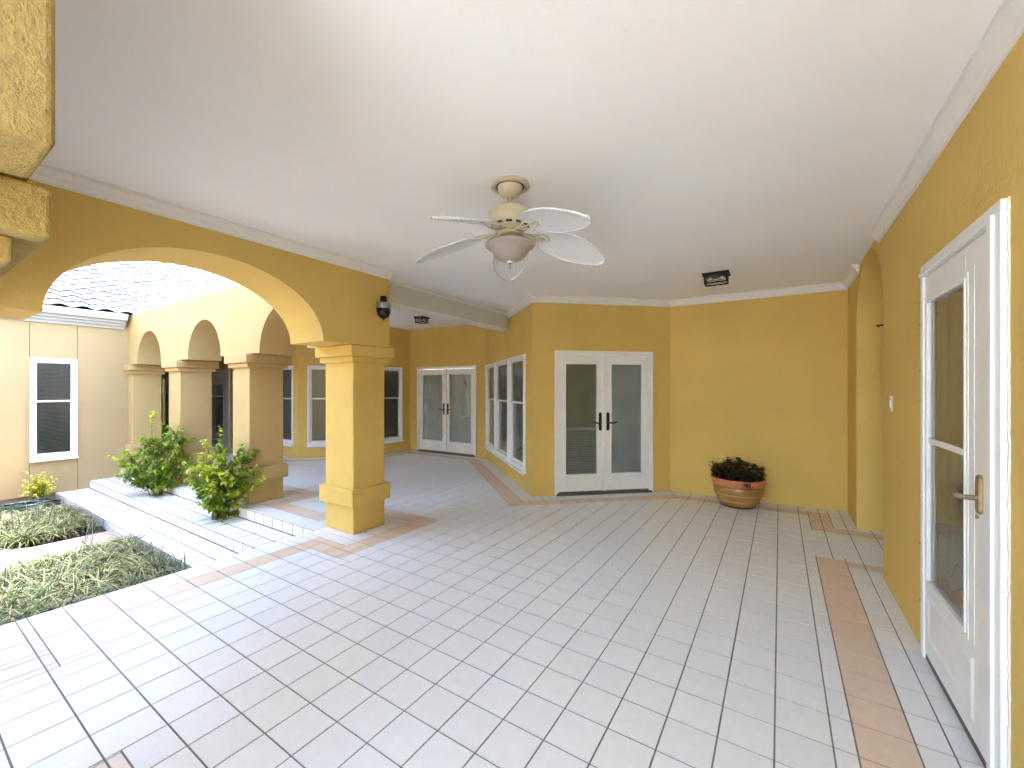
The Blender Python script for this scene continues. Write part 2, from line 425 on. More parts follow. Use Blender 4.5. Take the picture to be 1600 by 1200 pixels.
slab([(-9.12, 1.73), (-9.60, 1.73), (-9.68, .6), (-9.75, -2), (-9.2, -2), (-9.17, .6)], G - .03, G + .05)
structure(pa.build('garden_path', M['concrete'], bevel=.012))

# variegated grass in two beds
def blade(mb, x, y, z, an, L_, w_, arch, col1, col2, seg=5):
    dx, dy = math.cos(an), math.sin(an); px, py = -dy, dx
    pts = []; th = random.uniform(1.15, 1.5); h = 0; r = 0; tw = random.uniform(-.3, .3)
    for i in range(seg + 1):
        t = i / seg; ww = w_ * (1 - t ** 2.5) + .0006
        cx_, cy_, cz_ = x + dx * r + px * tw * r * .3, y + dy * r + py * tw * r * .3, z + h
        pts.append(((cx_ + px * ww, cy_ + py * ww, cz_), (cx_, cy_, cz_ - ww * .35), (cx_ - px * ww, cy_ - py * ww, cz_)))
        h += math.sin(th) * L_ / seg; r += math.cos(th) * L_ / seg; th -= arch / seg
    for i in range(seg):
        a, b = pts[i], pts[i + 1]
        mb.face([a[0], a[1], b[1], b[0]], 0, col1); mb.face([a[1], a[2], b[2], b[1]], 0, col2)
def grass_bed(inside, bounds, n_tuft, label):
    mb = MB(); k = 0
    while k < n_tuft:
        x = random.uniform(bounds[0], bounds[1]); y = random.uniform(bounds[2], bounds[3])
        if not inside(x, y): continue
        k += 1
        base = random.uniform(0, 6.28); bright = random.random()
        for j in range(random.randint(20, 28)):
            an = base + random.gauss(0, 1.9); L_ = random.uniform(.2, .40)
            g_ = random.uniform(.6, 1.2)
            if random.random() < .45:   # cream edged
                c1_ = (.37 * g_, .37 * g_, .19 * g_); c2_ = (.055 * g_, .085 * g_, .025 * g_)
            elif random.random() < .5: c1_ = c2_ = (.06 * g_, .085 * g_, .028 * g_)
            else: c1_ = (.085 * g_, .13 * g_, .025 * g_); c2_ = (.055 * g_, .095 * g_, .018 * g_)
            if random.random() < .04: c1_ = c2_ = (.30 * g_, .22 * g_, .12 * g_)
            if random.random() < .5: c1_, c2_ = c2_, c1_
            blade(mb, x + random.gauss(0, .025), y + random.gauss(0, .025), G + .0, an, L_, random.uniform(.0042, .0075), random.uniform(1.5, 2.9), c1_, c2_)
        if random.random() < .09:
            for j in range(3):
                blade(mb, x, y, G, random.uniform(0, 6.28), random.uniform(.38, .5), .004, random.uniform(.3, 1.0), (.06, .055, .05), (.09, .07, .06))
    tag(mb.build('variegated_grass', M['grass']), label, 'grass', kind='stuff')
grass_bed(lambda x, y: not (x < -6.45 and y < 1.0) and not (x < -5.6 and y < .55) and x > -6.42 - .15 * (y - 1), (-6.5, -4.28, .1, 1.66), 250,
          'cream edged green grass clumps in the bed beside the patio edge')
grass_bed(lambda x, y: y > .86 or x < -7.9, (-9.0, -7.48, .86, 1.6), 120, 'cream edged green grass clumps in the bed beyond the concrete path')
mu = MB()
for k in range(900):     # bark chips of the mulch
    x, y = random.uniform(-10.28, -9.66), random.uniform(.3, 1.72); a = random.uniform(0, 3.14); l = random.uniform(.01, .035); w_ = l * .4
    z = G + .03 + random.uniform(0, .02); c, s_ = math.cos(a), math.sin(a); t = random.uniform(-.01, .01)
    g_ = random.uniform(.5, 1.4); col = (.06 * g_, .034 * g_, .024 * g_)
    mu.face([(x + c * l - s_ * w_, y + s_ * l + c * w_, z + t), (x - c * l - s_ * w_, y - s_ * l + c * w_, z - t), (x - c * l + s_ * w_, y - s_ * l - c * w_, z - t), (x + c * l + s_ * w_, y + s_ * l - c * w_, z + t)], 0, col)
tag(mu.build('bark_mulch', M['grass']), 'dark bark mulch along the foot of the left house wall', 'mulch', kind='stuff')

# ------------------------------------------------------------------ walls
T = .2
def wall_frame(a, b):
    return math.hypot(b[0] - a[0], b[1] - a[1]), math.atan2(b[1] - a[1], b[0] - a[0])
def wall_mesh(L_, z0, z1, ops, t=T, s_lo=0):
    mb = MB()
    ss = sorted({s_lo, L_} | {o[0] for o in ops} | {o[1] for o in ops}); zs = sorted({z0, z1} | {o[2] for o in ops} | {o[3] for o in ops})
    def hole(s, z): return any(o[0] < s < o[1] and o[2] < z < o[3] for o in ops)
    for i in range(len(ss) - 1):
        for j in range(len(zs) - 1):
            s0, s1, a, b = ss[i], ss[i + 1], zs[j], zs[j + 1]
            if not hole((s0 + s1) / 2, (a + b) / 2):
                mb.face([(s1, 0, a), (s0, 0, a), (s0, 0, b), (s1, 0, b)])
                mb.face([(s0, -t, a), (s1, -t, a), (s1, -t, b), (s0, -t, b)])
    for s0, s1, a, b in ops:
        mb.face([(s0, 0, a), (s0, -t, a), (s0, -t, b), (s0, 0, b)]); mb.face([(s1, 0, a), (s1, 0, b), (s1, -t, b), (s1, -t, a)])
        mb.face([(s0, 0, b), (s0, -t, b), (s1, -t, b), (s1, 0, b)]); mb.face([(s0, 0, a), (s1, 0, a), (s1, -t, a), (s0, -t, a)])
    mb.face([(s_lo, 0, z0), (s_lo, 0, z1), (s_lo, -t, z1), (s_lo, -t, z0)]); mb.face([(L_, 0, z0), (L_, -t, z0), (L_, -t, z1), (L_, 0, z1)])
    mb.face([(s_lo, 0, z1), (L_, 0, z1), (L_, -t, z1), (s_lo, -t, z1)])
    return mb
CROWN = [(0, 2.700), (.010, 2.700), (.012, 2.712), (.022, 2.716), (.030, 2.728), (.038, 2.748), (.048, 2.762), (.054, 2.768), (.066, 2.770), (.066, 2.795), (0, 2.795)]
def crown(parent, s0, s1, m0=0, m1=0):
    mb = MB(); mb.loft([[(s0 + m0 * y, y, z) for y, z in CROWN], [(s1 + m1 * y, y, z) for y, z in CROWN]])
    return mb.build('crown_moulding', M['trim'], parent)
def turn(a, b, c):
    t = math.atan2(c[1] - b[1], c[0] - b[0]) - math.atan2(b[1] - a[1], b[0] - a[0])
    return math.tan(((t + math.pi) % (2 * math.pi) - math.pi) / 2)

def blind_slats(x0, x1, y, z0, z1, pitch=.022, tilt=.009):
    mb = MB(); z = z0 + .01
    while z < z1 - .02:
        mb.face([(x0, y - .006, z), (x1, y - .006, z), (x1, y + .006, z + tilt * 1.9), (x0, y + .006, z + tilt * 1.9)]); z += pitch
    mb.box(x0, x1, y - .012, y + .012, z1 - .03, z1); return mb

def sheet(x0, x1, y, z0, z1):        # one glass surface
    mb = MB(); mb.face([(x1, y, z0), (x0, y, z0), (x0, y, z1), (x1, y, z1)]); return mb
def window(parent, s0, s1, z0, z1, blinds=True, mid=None, cas=.055, sillw=.09):
    """sash window: s0..s1, z0..z1 outer edges of the casing"""
    mid = mid or (z0 + z1) / 2 + .16
    f = MB().frame(s0, s1, -.05, .022, z0, z1, cas, sillw, cas)
    f.frame(s0 + .012, s1 - .012, .022, .034, z0 + .012, z1 - .012, .018)
    win = f.build('window', M['vinyl'], parent, bevel=.003)
    a, b, c, d = s0 + cas, s1 - cas, z0 + sillw, z1 - cas
    MB().box(s0 - .004, s1 + .004, .034, .06, z0 - .006, z0 + .028).build('sill', M['vinyl'], win, bevel=.003)
    for lo, hi, yy in ((c, mid, -.035), (mid, d, -.015)):
        MB().frame(a, b, yy - .012, yy + .012, lo - (.016 if lo == mid else 0), hi + (.016 if hi == mid else 0), .03).build('sash', M['vinyl'], win, bevel=.002)
        sheet(a + .028, b - .028, yy, lo + .01, hi - .01).build('pane', M['glass'], win)
    if blinds:
        blind_slats(a + .004, b - .004, -.065, c, d).build('blind', M['blind'], win)
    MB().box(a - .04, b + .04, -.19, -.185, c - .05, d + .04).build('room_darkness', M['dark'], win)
    return win

def lever(parent, x, z, y0, side, m, plate_h=.26, name='handle'):
    mb = MB(); w_ = .022
    prof = [(w_, 0), (w_, .006), (w_ * .6, .014)]
    # rounded back plate
    ring = lambda k, y: [(x + math.cos(a) * w_ * k, y0 + y, z + (plate_h / 2 - w_) * (1 if math.sin(a) >= 0 else -1) + math.sin(a) * w_ * k) for a in [2 * math.pi * (i + .5) / 20 for i in range(20)]]
    mb.loft([ring(1, 0), ring(1, .007), ring(.75, .013)])
    zz = z - .02 + .005
    mb.tube([(x, y0 + .01, zz), (x, y0 + .05, zz), (x + side * .012, y0 + .06, zz), (x + side * .05, y0 + .058, zz - .006), (x + side * .09, y0 + .056, zz + .004), (x + side * .125, y0 + .055, zz + .012)],
            [.011, .010, .011, .010, .0085, .006], 10)
    mb.tube([(x, y0 + .008, zz - .075), (x, y0 + .016, zz - .075)], .008, 10)
    return mb.build(name, m, parent, smooth=False, bevel=.001)

def french_door(parent, s0, s1, ztop, shades=True):
    """pair of glazed doors; s0..s1 outer edges of the casing"""
    c = .05
    f = MB(); f.box(s0, s0 + c, -.06, .02, 0.004, ztop); f.box(s1 - c, s1, -.06, .02, .004, ztop); f.box(s0 + c, s1 - c, -.06, .02, ztop - c, ztop)
    f.box(s0 - .004, s0 + .018, .02, .032, .004, ztop + .004); f.box(s1 - .018, s1 + .004, .02, .032, .004, ztop + .004); f.box(s0 + .018, s1 - .018, .02, .032, ztop - .018, ztop + .004)
    d = f.build('french_door', M['white'], parent, bevel=.003)
    MB().box(s0 + .02, s1 - .02, -.1, .05, .002, .028).box(s0 + c, s1 - c, -.06, .0, .028, .042).build('threshold', M['thresh'], d, bevel=.003)
    a, b = s0 + c + .004, s1 - c - .004; mid = (a + b) / 2; st_, top, bot = .105, .125, .24
    for k, (x0, x1) in enumerate(((a, mid - .002), (mid + .002, b))):
        z0, z1 = .045, ztop - c - .004
        lf = MB().frame(x0, x1, -.05, -.006, z0, z1, st_, bot, top)
        g0, g1, h0, h1 = x0 + st_, x1 - st_, z0 + bot, z1 - top
        lf.frame(g0 - .012, g1 + .012, -.006, .003, h0 - .012, h1 + .012, .018)
        leaf = lf.build('door_leaf', M['white'], d, bevel=.003)
        sheet(g0, g1, -.020, h0, h1).build('pane', M['glass'], d)
        if k == 1 and shades: sh = blind_slats(g0, g1, -.038, h0, h0 + (h1 - h0) * .42, .024, .008); sh.build('blind', M['blind'], d)
        MB().box(g0, g1, -.049, -.047, h0, h1).build('shade', M['shade2' if (k == 0 or not shades) else 'shade'], d)
    MB().box(mid - .024, mid + .024, -.006, .018, .045, ztop - c - .004).build('meeting_stile', M['white'], d, bevel=.004)
    lever(d, mid + .058, 1.03, -.006, 1, M['darkbronze']); lever(d, mid - .058, 1.03, -.006, -1, M['darkbronze'])
    return d

H1 = 3.0
def wall_thing(a, b, label, ops, windows=(), doors=(), z0=-.1, z1=H1, m='paint', crown_m=None, group=None, name='house_wall', s_lo=0, ext=0):
    L_, an = wall_frame(a, b)
    t = thing(name, label, 'wall', (a[0], a[1], 0), an, group)
    wall_mesh(L_ + ext, z0, z1, ops, s_lo=s_lo).build('wall_face', M[m], t)
    return t, L_

# plant wall
t, L_ = wall_thing(P_A, P_B, 'plain ochre wall behind the potted plant', [], s_lo=0)
crown(t, 0, L_, 1.0, -turn(P_A, P_B, P_C))
# french wall
t, L_ = wall_thing(P_B, P_C, 'shaded ochre wall holding the nearer pair of glass doors', [(.31, 1.73, -.1, 2.0)])
crown(t, 0, L_, turn(P_A, P_B, P_C), -turn(P_B, P_C, P_D)); french_door(t, .29, 1.75, 2.03)
# window wall
ops = [(.36, 1.26, .27, 1.98), (1.33, 2.32, .27, 1.98), (2.38, 3.22, .27, 1.98)]
t, L_ = wall_thing(P_C, P_D, 'ochre wall with three tall white sash windows in a row', ops)
crown(t, 0, 1.36, turn(P_B, P_C, P_D), 0)
for a, b in ((.335, 1.285), (1.305, 2.345), (2.355, 3.245)): window(t, a, b, .245, 2.01, mid=1.28)
# back wall
t, L_ = wall_thing(P_D, P_E, 'far ochre wall holding the farther pair of glass doors', [(.28, 2.02, -.1, 1.98)])
french_door(t, .26, 2.04, 2.005, shades=False)
# bay walls
t, L_ = wall_thing(P_E, P_F, 'narrow ochre bay wall with one sash window, left of the far glass doors', [(.27, .93, .27, 1.98)])
window(t, .25, .95, .245, 2.0, mid=1.28)
t, L_ = wall_thing(P_F, P_G, 'slanted ochre bay wall with one sash window, seen between two pillars', [(.22, 1.32, .27, 1.98)])
window(t, .20, 1.34, .245, 2.0, mid=1.28)
t, L_ = wall_thing(P_G, P_H, 'long ochre wall at the back of the covered walk behind the pillars', [(.19, .98, .27, 1.98), (3.15, 4.95, .02, 1.98), (7.15, 7.8, .27, 1.98)])
window(t, .17, 1.0, .245, 2.0, mid=1.28); window(t, 3.08, 5.0, .02, 2.0, blinds=False, mid=1.3, cas=.36, sillw=.12); window(t, 7.1, 7.85, .245, 2.0, mid=1.28, cas=.16)

# left house wall with its roof
LW = -10.3
t = thing('side_house', 'tan house wing with white tiled roof and gutter, left beyond the garden', 'building', (LW, 2.67, 0), R(-90))
ops = [(.685, 1.195, .32, 1.98), (.662, .668, 2.01, 2.62), (1.212, 1.218, 2.01, 2.62), (.662, .668, -.26, .29), (1.212, 1.218, -.26, .29)]
wall_mesh(9, -.26, 2.9, ops, s_lo=-.44).build('wall', M['siding'], t)
MB().box(-.44, -.30, -9.2, -.2005, -.26, 2.95).box(-2.6, -.4405, -9.2, -9.05, -.26, 2.95).build('sky_block_wall', M['siding'], t)  # added to keep bright sky out of the covered walk and its window reflections
MB().box(0, 9, -.18, -.02, -.5, -.262).build('footing', M['footing'], t)
window(t, .665, 1.215, .30, 2.005, mid=1.29, blinds=True, cas=.05, sillw=.085)
gp = [(0, 2.60), (.03, 2.60), (.045, 2.63), (.09, 2.66), (.10, 2.685), (.15, 2.70), (.165, 2.73), (.235, 2.75), (.25, 2.79), (.265, 2.80), (.265, 2.86), (.25, 2.86), (.25, 2.81), (.12, 2.80), (.10, 2.84), (0, 2.84)]
MB().loft([[(.06, y, z) for y, z in gp], [(9, y, z) for y, z in gp]]).build('gutter', M['gutter'], t)
rf = MB(); TW, RR, PITCH = .283, .345, .42; nrow = 30; ns = 10
def roof_pt(yy, u, lift):   # yy along the eave, u up the slope
    return (yy, .24 - u * math.cos(math.atan(PITCH)), 2.85 + u * math.sin(math.atan(PITCH)) + lift)
ys = [-8 + TW * i / ns for i in range(int(17 / TW) * ns)]
def prof(yy): return .042 * (.5 + .5 * math.sin(2 * math.pi * yy / TW)) ** .8
for r in range(nrow):
    rnd = {}
    u0 = r * RR - .03; u1 = (r + 1) * RR + .03
    for i in range(len(ys) - 1):
        ya, yb = ys[i], ys[i + 1]; k = i // ns
        if k not in rnd: rnd[k] = (random.uniform(.94, 1.0), random.uniform(-.004, .004))
        c_, dl = rnd[k]; c_ = (c_, c_, c_)
        la, lb = prof(ya), prof(yb)
        A = roof_pt(ya, u0, la + .040 + dl); B = roof_pt(yb, u0, lb + .040 + dl); Cc = roof_pt(yb, u1, lb + .004); Dd = roof_pt(ya, u1, la + .004)
        rf.face([A, B, Cc, Dd], 0, c_)
        A2 = roof_pt(ya, u0, la + .027 + dl); B2 = roof_pt(yb, u0, lb + .027 + dl); rf.face([A2, B2, B, A], 0, c_)
        rf.face([A2, roof_pt(ya, u1, la - .006), roof_pt(yb, u1, lb - .006), B2], 1, c_)  # undersides coloured near black: shade of the gaps put into the colour
rf.face([roof_pt(-8, .02, .0), roof_pt(9, .02, .0), roof_pt(9, 8, .0), roof_pt(-8, 8, .0)], 1)
rf.build('roof', [M['rooftile'], M['gapshade']], t, smooth=False)

# unseen wing added behind the camera's left shoulder to cut skylight in the court
t = thing('sky_block_wing', 'unseen low tan block added to cut skylight over the garden court', 'building', (-10.3, -4.2, 0))
MB().box(0, 6.1, -4, 0, -.5, 2.9).build('wall', M['siding'], t)
wr = MB(); wr.loft([[(-.3, .4, 2.75), (-.3, .4, 2.87), (-.3, -4, 4.9), (-.3, -4, 4.78)], [(6.3, .4, 2.75), (6.3, .4, 2.87), (6.3, -4, 4.9), (6.3, -4, 4.78)]]); wr.build('roof', M['rooftile'], t)

# right wall with the storm door and the arched recess
RX = .69
t = thing('house_wall', 'long ochre wall on the right with the white storm door and the arched recess', 'wall', (RX, -3, 0), R(90))
a0, a1 = 7.37, 8.75                # recess in wall coordinates (s = Y + 3)
ops = [(5.24, 6.2, -.1, 2.15)]
wm = wall_mesh(a0, -.1, H1, ops, t=.3)
cxm, aa, zsp, rise = (a0 + a1) / 2, (a1 - a0) / 2, 2.16, .615
arc = [(cxm - aa * math.cos(math.pi * i / 40), zsp + rise * math.sin(math.pi * i / 40)) for i in range(41)]
for i in range(40):
    (p, q), (p2, q2) = arc[i], arc[i + 1]
    wm.face([(p2, 0, q2), (p, 0, q), (p, 0, H1), (p2, 0, H1)])
    wm.face([(p, 0, q), (p2, 0, q2), (p2, -.3, q2), (p, -.3, q)])
wm.face([(a1, 0, -.1), (a1, 0, zsp), (a1, -.3, zsp), (a1, -.3, -.1)]); wm.face([(a0, 0, -.1), (a0, -.3, -.1), (a0, -.3, zsp), (a0, 0, zsp)])
wm.box(a1 + .0005, 9.65, -.3, 0, -.1, H1)
wm.box(a0 - .3, a1 + .3, -.5, -.3005, -.1, H1)
wm.build('wall_face', M['paint'], t)
crown(t, 0, 7.52, 0, 0); crown(t, 8.55, 9.45, 0, -1.0)
# door at the back of the recess
rd = MB().frame(a0 + .10, a1 - .03, -.30, -.255, .002, 2.40, .10, .02, .10); rd = rd.build('recess_door', M['trim'], t, bevel=.003)
MB().box(a0 + .2, a1 - .13, -.29, -.27, .02, 2.3).build('door_leaf', M['white'], rd)
# storm door in its casing
d0, d1, zt = 5.215, 6.235, 2.185
f = MB(); c = .075
f.box(d0, d0 + c, -.06, .022, .002, zt); f.box(d1 - c * .62, d1, -.06, .022, .002, zt); f.box(d0 + c, d1 - c * .62, -.06, .022, zt - .065, zt)
f.box(d0 + .045, d0 + c + .008, .022, .034, .002, zt - .04); f.box(d0 + c + .008, d1 - .02, .022, .034, zt - .06, zt - .04)
sdoor = f.build('storm_door', M['white'], t, bevel=.003)
x0, x1, z0, z1 = d0 + c + .01, d1 - .05, .035, zt - .07
g0, g1, h0, h1 = 5.585, 6.125, .46, 1.965
lf = MB(); lf.box(x0, g0, -.035, .012, z0, z1); lf.box(g1, x1, -.035, .012, z0, z1); lf.box(g0, g1, -.035, .012, z0, h0); lf.box(g0, g1, -.035, .012, h1, z1)
leaf = lf.build('door_leaf', M['white'], sdoor, bevel=.003)
mo = MB(); mo.frame(g0 - .035, g1 + .035, .0122, .0155, h0 - .035, h1 + .035, .018); mo.frame(g0 - .013, g1 + .013, .0124, .020, h0 - .013, h1 + .013, .014)
mo.box(g0 - .1, g0 - .088, .012, .0145, h0 - .02, z1 - .1); mo.box(x0 + .012, x0 + .03, .012, .02, z0, z1)
mo.build('glazing_bead', M['white'], sdoor, bevel=.002)
MB().box(g0 + .004, g1 - .004, .0045, .014, 1.205, 1.235).build('mid_rail', M['white'], sdoor, bevel=.002)
sheet(g0 - .002, g1 + .002, .004, h0, h1).build('pane', M['glass'], sdoor)
pn = MB(); q = [(5.49, 6.14, .115, .385, .012), (5.505, 6.125, .13, .37, .019), (5.525, 6.105, .15, .35, .019), (5.54, 6.09, .165, .335, .013)]
rings = [[(a, y, c_), (b, y, c_), (b, y, d_), (a, y, d_)] for a, b, c_, d_, y in q]
pn.loft(rings, True, False); a, b, c_, d_, y = q[-1]; pn.face([(a, y, c_), (b, y, c_), (b, y, d_), (a, y, d_)])
pn.build('raised_panel', M['white'], sdoor)
cu = MB(); pts = []
for i in range(61):
    s_ = 5.5 + (6.2 - 5.5) * i / 60; pts.append((s_, -.020 + .007 * math.sin(i * .42) + .004 * math.sin(i * .17)))
cu.loft([[(a, b, .3) for a, b in pts], [(a, b, 2.1) for a, b in pts]], False, False)
cu.build('curtain', M['curtain'], sdoor, smooth=True)
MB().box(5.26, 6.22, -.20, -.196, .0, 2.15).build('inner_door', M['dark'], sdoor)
lever(sdoor, 5.42, 1.075, .012, 1, M['bronze'], .16)
for zz in (.30, .62, 1.43, 1.60, 1.86, 1.98):
    hg = MB(); hg.box(d1 - .004, d1 + .0035, .004, .0245, zz, zz + .006)
    hg.build('hinge_gap', M['creamdark'], sdoor)
MB().box(x0, x1, -.05, .01, .003, .03).build('threshold', M['thresh'], sdoor)
ck = MB()
for k in range(90):
    zz = zt * k / 90; wv = .006 + .008 * abs(noise.noise(Vector((zz * 9, 0, 2)))) + .004 * random.random()
    ck.box(d0 - wv, d0 - .0005, -.001, .004 + .003 * random.random(), zz, zz + zt / 90)
ck.build('caulk_line', M['caulk'], sdoor)
# switch and iron hook
sw = thing('light_switch', 'small ivory light switch on the right wall between door and recess', 'switch', (RX, 4.08, 1.39), R(90))
MB().box(-.036, .036, 0, .006, -.058, .058).build('plate', M['plastic'], sw, bevel=.003)
MB().box(-.012, .012, .006, .012, -.026, .026).build('rocker', M['white'], sw, bevel=.002)
hk = thing('wall_hook', 'small rusty iron bar sticking out high in the arched recess', 'hook', (.86, 5.745, 2.16))
MB().tube([(0, 0, 0), (0, -.03, -.002), (.0, -.05, -.012)], .011, 10).tube([(0, -.04, -.004), (.09, -.045, .002)], .010, 10).build('bar', M['rust'], hk, smooth=True)
MB().lathe([(.018, -.002), (.018, .002)], 0, -.002).build('rose', M['rust'], hk)

# ------------------------------------------------------------------ ceilings and beam
ce = MB(); ce.box(-3.93, 1.0, -.24, 7.6, 2.79, 3.08); ce.box(-3.93, -1.2, -3.0, -.2405, 2.79, 3.08); ce.box(-1.1995, 1.0, -.4, -.2405, 2.79, 3.08)  # pieces behind the camera are unseen, added and cut to steer the daylight
structure(ce.build('ceiling', M['ceil']))
ce = MB(); ce.box(-19.5, -3.9305, 3.0, 7.6, 2.93, 3.06)
structure(ce.build('covered_walk_ceiling', M['ceil']))
bm = thing('ceiling_beam', 'pale grey painted beam between the end pillar and the window wall', 'beam', (-3.92, 3.1, 2.53))
MB().box(-.2, 0, 0, 2.98, 0, .5).build('beam_body', M['beam'], bm, bevel=.004)
MB().box(-.215, .012, .0, 2.985, -.022, -.0005).build('soffit_board', M['trim'], bm, bevel=.003)
MB().box(.0005, .016, .0, 2.98, .225, .262).build('top_bead', M['trim'], bm, bevel=.003)

# ------------------------------------------------------------------ pillars
def pillar(x0, x1, y0, y1, label, m, z0=0, group='square stucco pillars', o1=.075, o2=.04, base=True):
    cx_, cy_ = (x0 + x1) / 2, (y0 + y1) / 2; hx, hy = (x1 - x0) / 2, (y1 - y0) / 2
    t = thing('pillar', label, 'pillar', (cx_, cy_, z0), 0, group)
    def bx(o, a, b): return MB().box(-hx - o, hx + o, -hy - o, hy + o, a, b)
    bx(0, .001, 1.86 - z0).build('shaft', m, t, bevel=.012, seg=3)
    bx(o1, 1.832, 1.945).build('capital', m, t, bevel=.01, seg=3)
    bx(o2, 1.775, 1.8315).build('necking', m, t, bevel=.007, seg=3)
    if base: bx(.045, .287, .465).build('base_band', m, t, bevel=.01, seg=3)
    return t
pillar(-4.16, -3.68, 2.71, 3.115, 'square ochre pillar in the middle of the patio carrying the big arch', M['pillar'])
pillar(-6.20, -5.75, 2.68, 3.12, 'square tan pillar at the top of the steps, right behind the nearer bush', M['stucco'])
pillar(-8.38, -7.93, 2.68, 3.12, 'square tan pillar with its foot hidden behind the farther bush', M['stucco'])
pillar(-10.55, -10.10, 2.68, 3.12, 'slim tan half pillar against the left house wall', M['stucco'])
pillar(-4.16, -3.68, -.25, .16, 'ochre pillar at the near left corner of the garden opening', M['paint'])
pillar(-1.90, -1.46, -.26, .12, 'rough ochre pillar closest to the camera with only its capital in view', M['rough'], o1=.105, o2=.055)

def arch_band(mb, s0, s1, zsp, rise, ztop, t0, t1, place, n=36):
    """strip of wall above an arch from s0 to s1, thickness t0..t1"""
    c_, a_ = (s0 + s1) / 2, (s1 - s0) / 2
    P = [(c_ - a_ * math.cos(math.pi * i / n), zsp + rise * math.sin(math.pi * i / n)) for i in range(n + 1)]
    for i in range(n):
        (p, q), (p2, q2) = P[i], P[i + 1]
        for tt, fl_ in ((t0, 0), (t1, 1)):
            f4 = [place(p, tt, q), place(p2, tt, q2), place(p2, tt, ztop), place(p, tt, ztop)]
            mb.face(f4 if fl_ else f4[::-1])
        mb.face([place(p, t0, q), place(p2, t0, q2), place(p2, t1, q2), place(p, t1, q)])
        mb.face([place(p, t0, ztop), place(p, t1, ztop), place(p2, t1, ztop), place(p2, t0, ztop)])
def solid(mb, s0, s1, z0, z1, t0, t1, place):
    c8 = [place(s, t_, z) for z in (z0, z1) for s, t_ in ((s0, t0), (s1, t0), (s1, t1), (s0, t1))]
    for q in ((0, 3, 2, 1), (4, 5, 6, 7), (0, 1, 5, 4), (1, 2, 6, 5), (2, 3, 7, 6), (3, 0, 4, 7)): mb.face([c8[i] for i in q])
ZS = 1.95
# big arch over the garden opening (inner face X = -3.62)
t = thing('arch_wall', 'ochre wall with the big arch looking onto the garden', 'wall', (-3.62, 0, 0))
mb = MB(); pl = lambda s, tt, z: (-tt, s, z)
arch_band(mb, .56, 2.34, ZS, .575, H1, 0, .56, pl)
solid(mb, 2.34, 3.13, ZS, H1, 0, .56, pl); solid(mb, .1955, .56, ZS, H1, 0, .56, pl); solid(mb, -3.0, -.2605, -.4, H1, 0, .54, pl); solid(mb, -3.0, -2.8, -.4, H1, -1.9, -.0005, pl); solid(mb, -3.0, 2.66, 2.9, 3.02, .5605, 1.15, pl)  # last three solids are unseen additions that hold back skylight: wall, return, eave
mb.build('wall_face', M['paint'], t)
e = crown(t, -3.14, -.196); e.rotation_euler = (0, 0, R(-90))
# header over the near pillar
t = thing('header_wall', 'rough ochre header block at the top left corner nearest the camera', 'wall', (-1.14, 0, 0))
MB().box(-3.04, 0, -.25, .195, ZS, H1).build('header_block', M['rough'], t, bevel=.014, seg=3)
# arcade above the steps
t = thing('arcade_wall', 'tan arcade wall with three small arches above the tiled steps', 'wall', (0, 2.67, 0))
mb = MB(); pl = lambda s, tt, z: (s, tt, z)
cen = [-4.955, -7.07, -9.24]; hw = [.52, .545, .56]
edges_ = [(-4.181, 'e')]
cur = -4.181
for c_, h in zip(cen, hw):
    solid(mb, c_ + h, cur, ZS, 2.87, 0, .46, pl)
    arch_band(mb, c_ - h, c_ + h, ZS, .555, 2.87, 0, .46, pl); cur = c_ - h
solid(mb, -10.6, cur, ZS, 2.87, 0, .46, pl)
solid(mb, -10.2, -4.181, 2.8705, 3.0, .25, .46, pl)
mb.build('wall_face', M['stucco'], t)
# downspout beside the half pillar
ds = thing('downspout', 'tan painted downspout with an elbow beside the half pillar', 'downspout', (-11.45, 3.25, 0))
MB().box(-.04, .04, -.03, .03, .1, 1.82).build('pipe', M['stucco'], ds, bevel=.006)
MB().box(-.055, .055, -.045, .045, 1.74, 1.93).box(-.055, 1.05, -.045, .045, 1.9305, 2.0).build('elbow', M['stucco'], ds, bevel=.008)

# ------------------------------------------------------------------ ceiling fan
FX, FY, ZC = -1.442, 2.218, 2.79
fan = thing('ceiling_fan', 'cream ceiling fan with five white palm leaf blades and a frosted bowl', 'ceiling fan', (FX, FY, ZC))
MB().lathe([(.124, 0), (.124, -.006), (.118, -.014), (.098, -.018), (.092, -.012), (.080, -.012), (.078, -.022), (.070, -.045), (.052, -.066), (.030, -.078), (.018, -.082)], n=40).build('canopy', M['bracketcream'], fan, smooth=True)
MB().lathe([(.0775, -.0125), (.090, -.0125), (.090, -.0128), (.0775, -.0128)], n=40).build('canopy_groove', M['creamdark'], fan)
MB().lathe([(.014, -.07), (.014, -.15)], n=16).build('downrod', M['bracketcream'], fan, smooth=True)
mh = MB().lathe([(.016, -.118), (.03, -.125), (.06, -.130), (.092, -.142), (.118, -.162), (.126, -.170), (.130, -.176), (.127, -.182), (.134, -.20), (.134, -.232), (.125, -.256), (.10, -.274), (.075, -.284), (.062, -.292), (.075, -.298), (.078, -.312), (.060, -.322)], n=40)
mh = mh.build('motor_housing', M['bracketcream'], fan, smooth=True)
vt = MB()
for k in range(12):
    a = k * math.pi / 6; c_, s_ = math.cos(a), math.sin(a); p = Vector((c_, s_, 0)); q = Vector((-s_, c_, 0))
    vt = MB(); vt.face([p * .1085 - q * .018 + Vector((0, 0, -.2705)), p * .1085 + q * .018 + Vector((0, 0, -.2705)), p * .122 + q * .018 + Vector((0, 0, -.2615)), p * .122 - q * .018 + Vector((0, 0, -.2615))])
    vt.build('vent_slot', M['creamdark'], mh)
MB().lathe([(.048, -.322), (.048, -.362), (.058, -.366)], n=28).build('light_fitter', M['bracketcream'], fan, smooth=True)
scr = MB()
